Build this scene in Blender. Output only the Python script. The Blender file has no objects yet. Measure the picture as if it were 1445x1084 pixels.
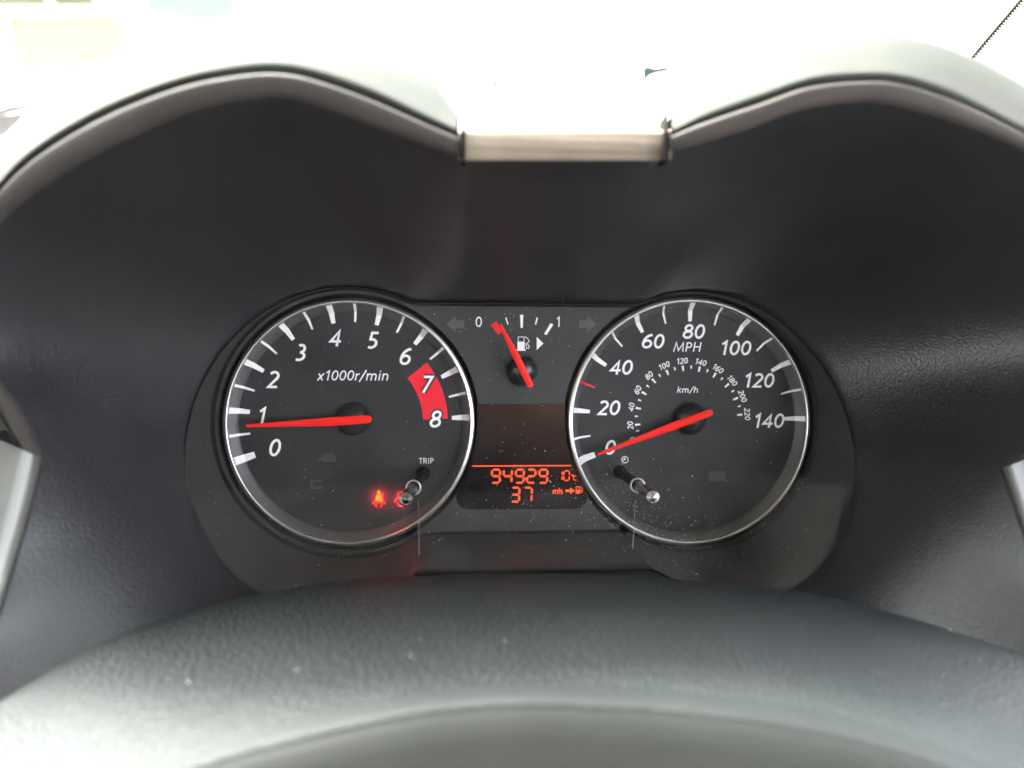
import bpy, bmesh, math, random
from mathutils import Vector, Matrix
random.seed(7)
R = math.radians
scene = bpy.context.scene
COL = scene.collection

# ------------------------------------------------------------------ camera, light
# Everything inside the car is measured in millimetres in a "cluster frame":
# x to the right, y away from the driver (0 = the front of the gauge rings), z up.
# The dashboard leans back, so the frame is pitched 20 degrees in the world.
PITCH = R(-20)
FRAME = Matrix.Translation((0, 0, 1.10)) @ Matrix.Rotation(PITCH, 4, 'X')
CAM = Vector((-24.5, -270.0, 0.0))
YAW = R(4.5)
FPX = 1003.0
PW, PH = 1445.0, 1084.0
C_R = Vector((math.cos(YAW), -math.sin(YAW), 0))
C_F = Vector((math.sin(YAW), math.cos(YAW), 0))
C_U = Vector((0, 0, 1))

cd = bpy.data.cameras.new('camera')
cam = bpy.data.objects.new('camera', cd)
COL.objects.link(cam)
cam.matrix_world = FRAME @ Matrix.Translation(CAM * 0.001) @ Matrix.Rotation(-YAW, 4, 'Z') @ Matrix.Rotation(R(90), 4, 'X')
cd.sensor_width = 36
cd.lens = FPX / PW * 36
cd.clip_start = 0.005
cd.clip_end = 5000
cd.dof.use_dof = True
cd.dof.focus_distance = 0.256
cd.dof.aperture_fstop = 7.4
scene.camera = cam

SUN_EL, SUN_AZ = R(52), R(-28)          # azimuth from straight ahead (+Y), negative = left
world = bpy.data.worlds.new('World')
scene.world = world
world.use_nodes = True
wn = world.node_tree.nodes
wl = world.node_tree.links
sky = wn.new('ShaderNodeTexSky')
sky.sky_type = 'NISHITA'
sky.sun_disc = False
sky.sun_elevation = SUN_EL
sky.sun_rotation = SUN_AZ
sky.air_density = 1.0
sky.dust_density = 5.0
sky.ozone_density = 1.0
bg = wn['Background']
bg.inputs['Strength'].default_value = 0.12
hs = wn.new('ShaderNodeHueSaturation')        # a bright, thinly overcast sky: the blue mostly veiled
hs.inputs['Saturation'].default_value = 0.25
wl.new(sky.outputs['Color'], hs.inputs['Color'])
wl.new(hs.outputs['Color'], bg.inputs['Color'])
sd = bpy.data.lights.new('sun', 'SUN')
sd.energy = 1.5
sd.angle = R(12)
sd.color = (1.0, 0.95, 0.88)
sun = bpy.data.objects.new('sun', sd)
COL.objects.link(sun)
d = Vector((math.sin(SUN_AZ) * math.cos(SUN_EL), math.cos(SUN_AZ) * math.cos(SUN_EL), math.sin(SUN_EL)))
sun.rotation_euler = d.to_track_quat('Z', 'Y').to_euler()
sun.location = (0, 0, 6)
vs = scene.view_settings
vs.view_transform = 'Standard'
vs.look = 'None'
vs.gamma = 1
vs.exposure = 4.9

# ------------------------------------------------------------------ helpers
def at(px, py, y):
    """Point (mm, cluster frame) seen at pixel px,py of the photograph at depth y."""
    v = C_R * ((px - PW / 2) / FPX) + C_U * ((PH / 2 - py) / FPX) + C_F
    return CAM + v * ((y - CAM.y) / v.y)

def root(name, label, cat, base=(0, 0, 0), group=None):
    o = bpy.data.objects.new(name, None)
    o.empty_display_size = 0.01
    COL.objects.link(o)
    o.matrix_world = FRAME @ Matrix.Translation(Vector(base) * 0.001)
    o['label'] = label
    o['category'] = cat
    o['base'] = list(base)
    if group:
        o['group'] = group
    return o

def base_of(o):
    while o.parent:
        o = o.parent
    return Vector(o['base']) if 'base' in o else Vector((0, 0, 0))

def part(name, bm, mat, parent, smooth=False, kind=None, bevel=0, label=None):
    b = base_of(parent)
    for v in bm.verts:
        v.co = (v.co - b) * 0.001
    bmesh.ops.recalc_face_normals(bm, faces=bm.faces)
    me = bpy.data.meshes.new(name)
    bm.to_mesh(me)
    bm.free()
    if smooth:
        me.polygons.foreach_set('use_smooth', [True] * len(me.polygons))
    if isinstance(mat, (list, tuple)):
        for m in mat:
            me.materials.append(m)
    else:
        me.materials.append(mat)
    o = bpy.data.objects.new(name, me)
    COL.objects.link(o)
    o.parent = parent
    if kind:
        o['kind'] = kind
    if label:
        o['label'] = label
    if bevel:
        md = o.modifiers.new('bevel', 'BEVEL')
        md.width = bevel * 0.001
        md.segments = 2
        md.limit_method = 'ANGLE'
    return o

def catmull(pts, n):
    """Resample a list of equal-length tuples by Catmull-Rom, n segments per span."""
    out = []
    P = [Vector(p) for p in pts]
    for i in range(len(P) - 1):
        p0 = P[i - 1] if i else P[0] * 2 - P[1]
        p1, p2 = P[i], P[i + 1]
        p3 = P[i + 2] if i + 2 < len(P) else P[-1] * 2 - P[-2]
        for k in range(n):
            t = k / n
            out.append(0.5 * ((2 * p1) + (p2 - p0) * t + (2 * p0 - 5 * p1 + 4 * p2 - p3) * t * t + (3 * p1 - p0 - 3 * p2 + p3) * t ** 3))
    out.append(P[-1].copy())
    return out

def grid(bm, rows, closed=False, mi=0):
    vr = [[bm.verts.new(p) for p in r] for r in rows]
    n = len(rows[0])
    for a, b in zip(vr, vr[1:]):
        for i in range(n if closed else n - 1):
            j = (i + 1) % n
            f = bm.faces.new((a[i], a[j], b[j], b[i]))
            f.material_index = mi
    return vr

def lathe(bm, c, prof, n=96, axis=Vector((0, -1, 0))):
    """prof: list of (radius, height along axis toward the driver)."""
    u = axis.orthogonal().normalized()
    w = axis.cross(u)
    rows = []
    for r, h in prof:
        if r < 1e-6:
            rows.append([bm.verts.new(c + axis * h)])
        else:
            rows.append([bm.verts.new(c + axis * h + (u * math.cos(a) + w * math.sin(a)) * r)
                         for a in (2 * math.pi * k / n for k in range(n))])
    for a, b in zip(rows, rows[1:]):
        for i in range(n):
            j = (i + 1) % n
            if len(a) == 1 and len(b) == 1:
                continue
            if len(a) == 1:
                bm.faces.new((a[0], b[j], b[i]))
            elif len(b) == 1:
                bm.faces.new((a[i], a[j], b[0]))
            else:
                bm.faces.new((a[i], a[j], b[j], b[i]))

def slab(bm, pts, y, th):
    """Flat polygon in the xz plane at depth y (front), thickness th going back. pts: (x, z)."""
    f = [bm.verts.new((x, y, z)) for x, z in pts]
    b = [bm.verts.new((x, y + th, z)) for x, z in pts]
    bm.faces.new(f)
    bm.faces.new(b[::-1])
    n = len(pts)
    for i in range(n):
        j = (i + 1) % n
        bm.faces.new((f[i], f[j], b[j], b[i]))

def pix(pts, y):
    return [(p.x, p.z) for p in (at(a, b, y) for a, b in pts)]

def stroke(bm, pts, w, y, closed=False, th=0.05):
    """Ribbon of width w along 2-D points (x, z), mitred, at depth y."""
    P = [Vector(p) for p in pts]
    Q = [P[0]]
    for p in P[1:]:
        if (p - Q[-1]).length > 1e-4:
            Q.append(p)
    if closed and (Q[0] - Q[-1]).length < 1e-4:
        Q.pop()
    P = Q
    n = len(P)
    L, Rr = [], []
    for i in range(n):
        if closed or 0 < i < n - 1:
            d0 = (P[i] - P[i - 1]).normalized()
            d1 = (P[(i + 1) % n] - P[i]).normalized()
        elif i == 0:
            d0 = d1 = (P[1] - P[0]).normalized()
        else:
            d0 = d1 = (P[-1] - P[-2]).normalized()
        n0 = Vector((-d0.y, d0.x))
        n1 = Vector((-d1.y, d1.x))
        m = n0 + n1
        if m.length < 0.2:
            m = n1.copy()
        m.normalize()
        s = min(1 / max(m.dot(n1), 0.3), 2.2) * w / 2
        L.append(P[i] + m * s)
        Rr.append(P[i] - m * s)
    fl = [bm.verts.new((p.x, y, p.y)) for p in L]
    fr = [bm.verts.new((p.x, y, p.y)) for p in Rr]
    for i in range(n if closed else n - 1):
        j = (i + 1) % n
        bm.faces.new((fl[i], fl[j], fr[j], fr[i]))

def arc(cx, cy, rx, ry, a0, a1, n=14):
    return [(cx + rx * math.cos(R(a0 + (a1 - a0) * k / n)), cy + ry * math.sin(R(a0 + (a1 - a0) * k / n))) for k in range(n + 1)]

# stroke alphabet, cap height 1; value: (advance, [(points, closed), ...])
GL = {
    '0': (.60, [(arc(.29, .5, .215, .435, 0, 360, 28), True)]),
    '1': (.50, [([(.10, .755), (.30, .955), (.30, 0)], False)]),
    '2': (.58, [(arc(.265, .70, .205, .237, 150, -28, 14) + [(.36, .47), (.085, .065), (.52, .065)], False)]),
    '3': (.57, [(arc(.235, .72, .185, .215, 128, -90, 14), False), (arc(.225, .285, .235, .222, 90, -128, 16), False)]),
    '4': (.60, [([(.40, 0), (.40, .90), (.055, .29), (.57, .29)], False)]),
    '5': (.57, [([(.48, .935), (.16, .935), (.14, .56)] + arc(.225, .31, .235, .245, 96, -125, 16), False)]),
    '6': (.60, [([(.49, .935)] + arc(.50, .36, .43, .575, 105, 180, 10), False), (arc(.285, .305, .215, .24, 0, 360, 24), True)]),
    '7': (.54, [([(.04, .935), (.475, .935), (.16, 0)], False)]),
    '8': (.60, [(arc(.29, .735, .18, .20, 0, 360, 22), True), (arc(.29, .285, .22, .222, 0, 360, 24), True)]),
    '9': (.60, [([(.10, .065)] + arc(.09, .64, .43, .575, -75, 0, 10), False), (arc(.305, .695, .215, .24, 0, 360, 24), True)]),
    'x': (.52, [([(.04, 0), (.46, .70)], False), ([(.06, .70), (.44, 0)], False)]),
    'r': (.38, [([(.10, 0), (.10, .70)], False), ([(.10, .45)] + arc(.33, .42, .22, .22, 160, 85, 6), False)]),
    '/': (.46, [([(.02, -.14), (.42, 1.02)], False)]),
    'm': (.95, [([(.10, 0), (.10, .70)], False), ([(.10, .42)] + arc(.28, .44, .17, .20, 160, 0, 8) + [(.45, 0)], False), ([(.45, .42)] + arc(.63, .44, .17, .20, 160, 0, 8) + [(.80, 0)], False)]),
    'n': (.62, [([(.10, 0), (.10, .70)], False), ([(.10, .42)] + arc(.29, .44, .18, .20, 160, 0, 8) + [(.47, 0)], False)]),
    'i': (.26, [([(.11, 0), (.11, .70)], False), ([(.11, .84), (.11, .97)], False)]),
    'l': (.26, [([(.11, 0), (.11, 1.02)], False)]),
    's': (.48, [(arc(.23, .51, .15, .145, 50, 250, 8) + arc(.22, .205, .16, .145, 75, -130, 8), False)]),
    'k': (.54, [([(.10, 0), (.10, 1.02)], False), ([(.46, .70), (.15, .37)], False), ([(.22, .42), (.48, 0)], False)]),
    'h': (.62, [([(.10, 0), (.10, 1.02)], False), ([(.10, .42)] + arc(.29, .44, .18, .20, 160, 0, 8) + [(.47, 0)], False)]),
    'M': (.98, [([(.08, 0), (.16, .95), (.47, .12), (.78, .95), (.86, 0)], False)]),
    'P': (.64, [([(.12, 0), (.12, .935), (.26, .935)] + arc(.28, .69, .23, .245, 90, -90, 10) + [(.12, .445)], False)]),
    'R': (.66, [([(.12, 0), (.12, .935), (.26, .935)] + arc(.28, .70, .22, .235, 90, -90, 10) + [(.12, .465)], False), ([(.30, .46), (.55, 0)], False)]),
    'H': (.78, [([(.12, 0), (.12, 1)], False), ([(.62, 0), (.62, 1)], False), ([(.12, .51), (.62, .51)], False)]),
    'T': (.58, [([(.01, .935), (.57, .935)], False), ([(.29, .935), (.29, 0)], False)]),
    'I': (.28, [([(.13, 0), (.13, 1)], False)]),
    'C': (.66, [(arc(.40, .5, .32, .44, 48, 312, 18), False)]),
    'o': (.36, [(arc(.17, .86, .11, .11, 0, 360, 14), True)]),
    ' ': (.30, []),
}

def streaks(m, sx, sz, amount):
    """Horizontal streaks of reflected light put into the colour of a bar-like part."""
    L = m.node_tree.links
    b = m.node_tree.nodes['Principled BSDF']
    tc = nd(m, 'ShaderNodeTexCoord')
    mp = nd(m, 'ShaderNodeMapping')
    mp.inputs['Scale'].default_value = (sx, sz, sz)
    no = nd(m, 'ShaderNodeTexNoise', Scale=1.0, Detail=6.0, Roughness=.7)
    L.new(tc.outputs['Object'], mp.inputs['Vector'])
    L.new(mp.outputs[0], no.inputs['Vector'])
    src = b.inputs['Base Color'].links[0].from_socket
    mx = nd(m, 'ShaderNodeMix', data_type='RGBA', blend_type='MULTIPLY')
    mx.inputs['Factor'].default_value = 1
    mr = nd(m, 'ShaderNodeMapRange')
    mr.inputs['From Min'].default_value = .35
    mr.inputs['From Max'].default_value = .65
    mr.inputs['To Min'].default_value = 1 - amount
    mr.inputs['To Max'].default_value = 1 + amount
    L.new(no.outputs['Fac'], mr.inputs['Value'])
    L.new(src, mx.inputs['A'])
    L.new(mr.outputs[0], mx.inputs['B'])
    L.new(mx.outputs['Result'], b.inputs['Base Color'])
    return m

def text_bm(s, c, h, w=.135, shear=.2, y=0, rot=0, track=0.0, wide=1.0, bm=None):
    """Lettering of cap height h mm centred at c (point), drawn with strokes of width w*h."""
    bm = bm or bmesh.new()
    tot = sum(GL[ch][0] * wide + track for ch in s) - track
    x0 = -tot / 2
    k = 0
    cr, sr = math.cos(rot), math.sin(rot)
    for ch in s:
        adv, sts = GL[ch]
        for pts, cl in sts:
            q = []
            for px, py in pts:
                X = (x0 + px * wide + shear * (py - .5)) * h
                Z = (py - .5) * h
                q.append((c.x + X * cr - Z * sr, c.z + X * sr + Z * cr))
            stroke(bm, q, w * h, y - 0.004 * (k % 5), cl)
            k += 1
        x0 += adv * wide + track
    return bm

# ------------------------------------------------------------------ materials
def mat(name, col, rough=.5, metal=0.0, spec=.5, emit=None, es=0.0, coat=0.0):
    m = bpy.data.materials.new(name)
    m.use_nodes = True
    b = m.node_tree.nodes['Principled BSDF']
    b.inputs['Base Color'].default_value = (*col, 1)
    b.inputs['Roughness'].default_value = rough
    b.inputs['Metallic'].default_value = metal
    b.inputs['Specular IOR Level'].default_value = spec
    b.inputs['Coat Weight'].default_value = coat
    if emit:
        b.inputs['Emission Color'].default_value = (*emit, 1)
        b.inputs['Emission Strength'].default_value = es
    return m

def nd(m, t, **k):
    n = m.node_tree.nodes.new(t)
    for a, v in k.items():
        if a in n.inputs:
            n.inputs[a].default_value = v
        else:
            setattr(n, a, v)
    return n

def grain(m, scale, dist, strength=.6, detail=3, cell=True, var=.12, rvar=.1):
    """Leather-like grain: pebbles (voronoi) plus noise as bump; slight colour and gloss wear."""
    L = m.node_tree.links
    b = m.node_tree.nodes['Principled BSDF']
    tc = nd(m, 'ShaderNodeTexCoord')
    no = nd(m, 'ShaderNodeTexNoise', Scale=scale, Detail=detail, Roughness=.6)
    L.new(tc.outputs['Object'], no.inputs['Vector'])
    h = no.outputs['Fac']
    if cell:
        vo = nd(m, 'ShaderNodeTexVoronoi', Scale=scale * .8)
        vo.feature = 'SMOOTH_F1'
        wv = nd(m, 'ShaderNodeVectorMath', operation='ADD')
        sc = nd(m, 'ShaderNodeVectorMath', operation='SCALE')
        sc.inputs['Scale'].default_value = .6 / scale
        L.new(no.outputs['Color'], sc.inputs[0])
        L.new(tc.outputs['Object'], wv.inputs[0])
        L.new(sc.outputs[0], wv.inputs[1])
        L.new(wv.outputs[0], vo.inputs['Vector'])
        mx = nd(m, 'ShaderNodeMath', operation='MULTIPLY_ADD')
        L.new(vo.outputs['Distance'], mx.inputs[0])
        mx.inputs[1].default_value = -.9
        L.new(no.outputs['Fac'], mx.inputs[2])
        h = mx.outputs[0]
    bp = nd(m, 'ShaderNodeBump', Strength=strength, Distance=dist)
    L.new(h, bp.inputs['Height'])
    L.new(bp.outputs['Normal'], b.inputs['Normal'])
    big = nd(m, 'ShaderNodeTexNoise', Scale=35.0, Detail=5.0, Roughness=.65)
    L.new(tc.outputs['Object'], big.inputs['Vector'])
    c = b.inputs['Base Color'].default_value[:3]
    cr = nd(m, 'ShaderNodeValToRGB')
    cr.color_ramp.elements[0].position = .3
    cr.color_ramp.elements[1].position = .72
    cr.color_ramp.elements[0].color = (*[x * (1 - var) for x in c], 1)
    cr.color_ramp.elements[1].color = (*[x * (1 + var) for x in c], 1)
    L.new(big.outputs['Fac'], cr.inputs['Fac'])
    L.new(cr.outputs['Color'], b.inputs['Base Color'])
    r0 = b.inputs['Roughness'].default_value
    mr = nd(m, 'ShaderNodeMapRange')
    mr.inputs['To Min'].default_value = r0 - rvar / 2
    mr.inputs['To Max'].default_value = r0 + rvar / 2
    L.new(big.outputs['Fac'], mr.inputs['Value'])
    L.new(mr.outputs['Result'], b.inputs['Roughness'])
    return m

M = {}
M['lining'] = grain(mat('hood_lining', (.0255, .0260, .0285), .34, spec=.5), 1500, .00016, .7, rvar=.14)
M['bead'] = grain(mat('hood_bead', (.050, .044, .041), .7, spec=.12), 1300, .00012, .5)
M['hoodtop'] = grain(mat('hood_skin', (.036, .0366, .0338), .9, spec=.05), 1300, .00015, .5)
M['bridge'] = grain(mat('hood_bridge', (.23, .190, .150), .6, spec=.12), 600, .0001, .3, cell=False, var=.2)
streaks(M['bridge'], 12, 900, .3)  # stretched sky reflections on the bridge, put into its colour
M['shroud'] = grain(mat('column_cover', (.0170, .0196, .0202), .46, spec=.30), 1350, .0005, .95)
M['lip'] = grain(mat('column_lip', (.0165, .0188, .0192), .56, spec=.22), 1400, .0003, .6)
M['collar'] = grain(mat('column_collar', (.0125, .0132, .0125), .65, spec=.13), 1800, .00008, .4)
M['dashtop'] = mat('dash_top', (.012, .012, .011), .9, spec=.05)
M['dash'] = grain(mat('dash_skin', (.048, .048, .045), .5), 1100, .00015, .5)
M['plate'] = grain(mat('plate_grey', (.038, .038, .040), .62, spec=.3), 3000, .00002, .3, cell=False, var=.05)
M['face'] = grain(mat('dial_grey', (.0225, .0225, .0240), .6, spec=.3), 3000, .00002, .3, cell=False, var=.06)
M['wall'] = grain(mat('dial_wall', (.06, .06, .062), .45), 3000, .00002, .3, cell=False)
M['bezel'] = grain(mat('bezel_grey', (.036, .0355, .035), .6, spec=.3), 2500, .00003, .3, cell=False)
M['black'] = mat('gloss_black', (.008, .008, .009), .28)
M['matte'] = mat('matte_black', (.008, .008, .009), .8, spec=.15)
M['joint'] = mat('joint_black', (.008, .007, .007), .9, spec=.03)
M['hub'] = grain(mat('hub_black', (.014, .014, .015), .3), 900, .00002, .2, cell=False)
M['chrome'] = grain(mat('satin_chrome', (.80, .78, .74), .33, 1.0), 900, .00001, .2, cell=False, var=.04)
M['knob'] = grain(mat('knob_chrome', (.26, .25, .25), .2, 1.0), 1500, .00001, .2, cell=False, var=.08)
M['white'] = mat('print_white', (.86, .83, .84), .55, spec=.3)
M['red'] = mat('needle_red', (.86, .016, .010), .5, spec=.2)
M['zone'] = mat('print_red', (.80, .006, .030), .5, spec=.3)
M['arrow'] = mat('unlit_symbol', (.078, .078, .072), .6, spec=.3)
M['ghost'] = mat('ghost_symbol', (.050, .049, .046), .6, spec=.3)
M['segment'] = mat('lcd_segment', (.3, .03, .01), .5, emit=(1.0, .085, .006), es=.040)
M['lampred'] = mat('lamp_red', (.02, .002, .002), .5, spec=.1, emit=(1.0, .03, .018), es=.14)
M['lampamber'] = mat('lamp_amber', (.02, .004, .002), .5, spec=.1, emit=(1.0, .20, .006), es=.085)
M['dust'] = mat('dust', (.72, .70, .66), .9, spec=.1)
M['shade_band'] = mat('shade_band_black', (.006, .006, .0075), .45, spec=.3)
M['seam'] = mat('lens_seam', (.13, .125, .12), .6)

def lcd_material():
    m = mat('lcd_glass', (.005, .004, .0045), .45, spec=.06)
    L = m.node_tree.links
    b = m.node_tree.nodes['Principled BSDF']
    tc = nd(m, 'ShaderNodeTexCoord')
    no = nd(m, 'ShaderNodeTexNoise', Scale=28.0, Detail=3.0)
    L.new(tc.outputs['Object'], no.inputs['Vector'])
    sp = nd(m, 'ShaderNodeSeparateXYZ')
    L.new(tc.outputs['Object'], sp.inputs[0])
    mr = nd(m, 'ShaderNodeMapRange')
    mr.inputs['From Min'].default_value = -.013
    mr.inputs['From Max'].default_value = .026
    L.new(sp.outputs['Z'], mr.inputs['Value'])
    ma = nd(m, 'ShaderNodeMath', operation='MULTIPLY_ADD')
    L.new(sp.outputs['X'], ma.inputs[0])
    ma.inputs[1].default_value = 9.0
    L.new(mr.outputs[0], ma.inputs[2])
    mm = nd(m, 'ShaderNodeMath', operation='MULTIPLY')
    L.new(ma.outputs[0], mm.inputs[0])
    L.new(no.outputs['Fac'], mm.inputs[1])
    cr = nd(m, 'ShaderNodeValToRGB')      # the backlight stands behind the upper edge and bleeds through
    cr.color_ramp.elements[0].position = .05
    cr.color_ramp.elements[1].position = .72
    cr.color_ramp.elements[0].color = (.001, .0006, .001, 1)
    cr.color_ramp.elements[1].color = (.036, .019, .012, 1)
    L.new(mm.outputs[0], cr.inputs['Fac'])
    L.new(cr.outputs['Color'], b.inputs['Emission Color'])
    b.inputs['Emission Strength'].default_value = .06     # backlight bleeding through the panel
    return m
M['lcd'] = lcd_material()

def schlick(nt, f0):
    """Two-sided reflectance of a thin clear sheet."""
    lw = nt.nodes.new('ShaderNodeLayerWeight')
    lw.inputs['Blend'].default_value = .5
    pw = nt.nodes.new('ShaderNodeMath')
    pw.operation = 'POWER'
    pw.inputs[1].default_value = 5
    ma = nt.nodes.new('ShaderNodeMath')
    ma.operation = 'MULTIPLY_ADD'
    ma.inputs[1].default_value = 1 - f0
    ma.inputs[2].default_value = f0
    nt.links.new(lw.outputs['Facing'], pw.inputs[0])
    nt.links.new(pw.outputs[0], ma.inputs[0])
    return ma

def lens_material():
    m = bpy.data.materials.new('clear_cover')
    m.use_nodes = True
    nt = m.node_tree
    nt.nodes.clear()
    out = nt.nodes.new('ShaderNodeOutputMaterial')
    tr = nt.nodes.new('ShaderNodeBsdfTransparent')
    gl = nt.nodes.new('ShaderNodeBsdfGlossy')
    gl.inputs['Roughness'].default_value = .06
    df = nt.nodes.new('ShaderNodeBsdfDiffuse')
    df.inputs['Color'].default_value = (.6, .58, .55, 1)
    lw = schlick(nt, .02)
    m1 = nt.nodes.new('ShaderNodeMixShader')
    nt.links.new(lw.outputs[0], m1.inputs[0])
    nt.links.new(tr.outputs[0], m1.inputs[1])
    nt.links.new(gl.outputs[0], m1.inputs[2])
    tc = nt.nodes.new('ShaderNodeTexCoord')
    no = nt.nodes.new('ShaderNodeTexNoise')
    no.inputs['Scale'].default_value = 60
    no.inputs['Detail'].default_value = 8
    no.inputs['Roughness'].default_value = .75
    nt.links.new(tc.outputs['Object'], no.inputs['Vector'])
    mr = nt.nodes.new('ShaderNodeMapRange')
    mr.inputs['From Min'].default_value = .42
    mr.inputs['From Max'].default_value = .8
    mr.inputs['To Min'].default_value = .002
    mr.inputs['To Max'].default_value = .035
    nt.links.new(no.outputs['Fac'], mr.inputs['Value'])
    m2 = nt.nodes.new('ShaderNodeMixShader')
    nt.links.new(mr.outputs[0], m2.inputs[0])
    nt.links.new(m1.outputs[0], m2.inputs[1])
    nt.links.new(df.outputs[0], m2.inputs[2])
    nt.links.new(m2.outputs[0], out.inputs['Surface'])
    return m
M['lens'] = lens_material()

# ------------------------------------------------------------------ layout shared by the cluster
DL = at(494.3, 596, 0)
DR = at(975.4, 595, 0)
RL = (at(672, 596, 0).x - at(315, 596, 0).x) / 2
RR = (at(1146.5, 595, 0).x - at(803, 595, 0).x) / 2
RD = (RL + RR) / 2
TUBE = RD * 1.048
TOPZ = at(735, 434, -3).z + 1.0
BOTZ = at(735, 750, 0).z
FACE_Y = 4.0

def lens_y(z):
    t = (34 - z) / 94
    return -4 - 46 * max(t, 0) ** 1.25

def flare(z, t):
    """The floor of the housing drops a little towards the driver."""
    k = min(max((-36 - z) / 27, 0), 1)
    return z - 3.6 * t * k ** 1.3

O = Vector((0, 0, -12))
def outline(a, grow=0.0):
    """Distance from O to the housing outline at angle a (xz plane)."""
    dx, dz = math.cos(a), math.sin(a)
    best = 0
    for c in (DL, DR):
        ox, oz = O.x - c.x, O.z - c.z
        r = TUBE + grow
        bq = ox * dx + oz * dz
        disc = bq * bq - (ox * ox + oz * oz - r * r)
        if disc > 0:
            best = max(best, -bq + math.sqrt(disc))
    t = []
    if abs(dz) > 1e-9:
        t.append(((TOPZ if dz > 0 else BOTZ) + (grow if dz > 0 else -grow) - O.z) / dz)
    if abs(dx) > 1e-9:
        t.append(((DR.x if dx > 0 else DL.x) - O.x) / dx)
    return max(best, min(x for x in t if x > 0))

def outline_pts(n, grow=0.0):
    return [(O.x + outline(a, grow) * math.cos(a), O.z + outline(a, grow) * math.sin(a)) for a in (2 * math.pi * k / n for k in range(n))]

# ------------------------------------------------------------------ hood (binnacle)
RIM = [  # inner edge of the hood's rim, as pixel + depth, clockwise from the bottom left
    (62, 646, -77), (45, 608, -78), (20, 562, -80), (-18, 505, -82), (-34, 440, -86), (-26, 375, -91), (0, 319, -95), (50, 272, -100), (125, 224, -105), (199, 187, -108),
    (274, 157, -110), (349, 140.5, -111), (399, 138.5, -111), (448, 149.5, -111), (523, 177, -110), (598, 204, -109), (648, 223, -108)]
RIM_MID = [(668, 226.5, -108), (735, 227.5, -108), (800, 227.5, -108), (920, 226, -108)]
RIM_R = [(938, 216, -108), (971, 208, -109), (1046, 186, -110), (1121, 158, -111), (1197, 145.5, -111), (1247, 147, -111), (1322, 165.6, -110), (1397, 193, -108), (1445, 217, -106),
         (1500, 252, -102), (1556, 305, -97), (1588, 370, -92), (1590, 440, -87), (1562, 510, -83), (1498, 578, -80), (1447, 630, -78), (1412, 661, -77)]
LOW_RX = [(1600, 1320, -128), (1640, 1600, -140)]
LOW_R = [(1412, 661, -77), (1431, 720, -84), (1452, 780, -91), (1482, 870, -98), (1512, 960, -105), (1545, 1080, -114)]
LOW_L = [(-60, 1080, -114), (-32, 960, -105), (0, 872, -98), (22, 800, -91), (45, 720, -84), (62, 646, -77)]
UNDER = [(1545, 1080, -114), (1350, 1230, -118), (1050, 1330, -118), (735, 1350, -118), (420, 1330, -118), (120, 1230, -118), (-60, 1080, -114)]

def P3(l):
    return [at(*p) for p in l]

hood = root('instrument_hood', 'dark grained plastic hood with two humps arching over the dials', 'hood', (0, -60, 60))
loop = catmull(RIM, 8)[:-1] + catmull([RIM[-1]] + RIM_MID + [RIM_R[0]], 6)[:-1] + catmull(RIM_R, 8)[:-1] + catmull(LOW_R, 8)[:-1] + catmull(UNDER, 8)[:-1] + catmull(LOW_L, 8)[:-1]
rimP = [at(*p) for p in loop]
rows = []
NT = 16
inn = []
for p in rimP:
    a = math.atan2(p.z - O.z, p.x - O.x)
    r = outline(a, .3)
    x, z = O.x + r * math.cos(a), O.z + r * math.sin(a)
    inn.append(Vector((x, lens_y(z) + 1.6, flare(z, 1) - 0)))
for k in range(NT + 1):
    t = k / NT
    row = []
    for p, q in zip(rimP, inn):
        a = math.atan2(p.z - O.z, p.x - O.x)
        up = max(0, math.sin(a))
        dn = max(0, -math.sin(a))
        bul = math.sin(math.pi * t) * (5.0 * up ** 1.5 + 2.0)
        bul -= math.sin(math.pi * t ** .85) * 46 * dn * (1 - dn)
        v = q.lerp(p, t)
        v += Vector((math.cos(a), 0, math.sin(a))) * bul
        row.append(v)
    n_ = len(row)
    for _ in range(int(60 * math.sin(math.pi * t) ** .7)):
        row = [row[i] * .5 + (row[i - 1] + row[(i + 1) % n_]) * .25 for i in range(n_)]
    rows.append(row)
bm = bmesh.new()
grid(bm, [[q + Vector((0, 14, 0)) for q in inn]] + rows, closed=True)
o = part('lining', bm, M['lining'], hood, smooth=True)

GRV = [(26, 626, -80), (2, 590, -82), (-22, 545, -84), (-55, 490, -87), (-70, 425, -90), (-55, 345, -95), (0, 264, -98), (50, 214, -102), (125, 167, -106), (199, 133.5, -109), (274, 110, -111),
       (349, 98, -112), (399, 97, -112), (448, 106, -112), (523, 132, -111), (598, 167, -110), (645, 187, -109)]
GRV_R = [(947, 188, -109), (996, 166, -110), (1071, 139.5, -111), (1146, 115, -112), (1222, 109, -112), (1272, 113, -112), (1322, 128, -111), (1372, 150.5, -109), (1445, 188, -107),
         (1515, 226, -103), (1580, 285, -98), (1620, 355, -93), (1624, 440, -88), (1596, 520, -84), (1530, 590, -82), (1475, 620, -81), (1445, 637, -80)]
SIL = [(0, 610, -60), (-30, 575, -60), (-60, 530, -60), (-90, 470, -60), (-105, 400, -62), (-80, 318, -65), (-10, 246, -68), (48, 196, -70), (121, 147, -72), (196, 110, -74), (266, 78, -74),
       (340, 46, -74), (395, 37, -74), (448, 42, -74), (525, 64, -74), (600, 104, -76), (647, 164, -80)]
SIL_R = [(949, 163, -80), (1000, 108, -76), (1068, 75, -74), (1140, 55, -74), (1215, 48, -74), (1265, 50, -74), (1320, 62, -74), (1378, 85, -72), (1445, 121, -70),
         (1525, 170, -68), (1600, 240, -65), (1655, 330, -62), (1664, 430, -60), (1635, 520, -60), (1570, 590, -60), (1510, 625, -60), (1470, 640, -60)]

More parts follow.
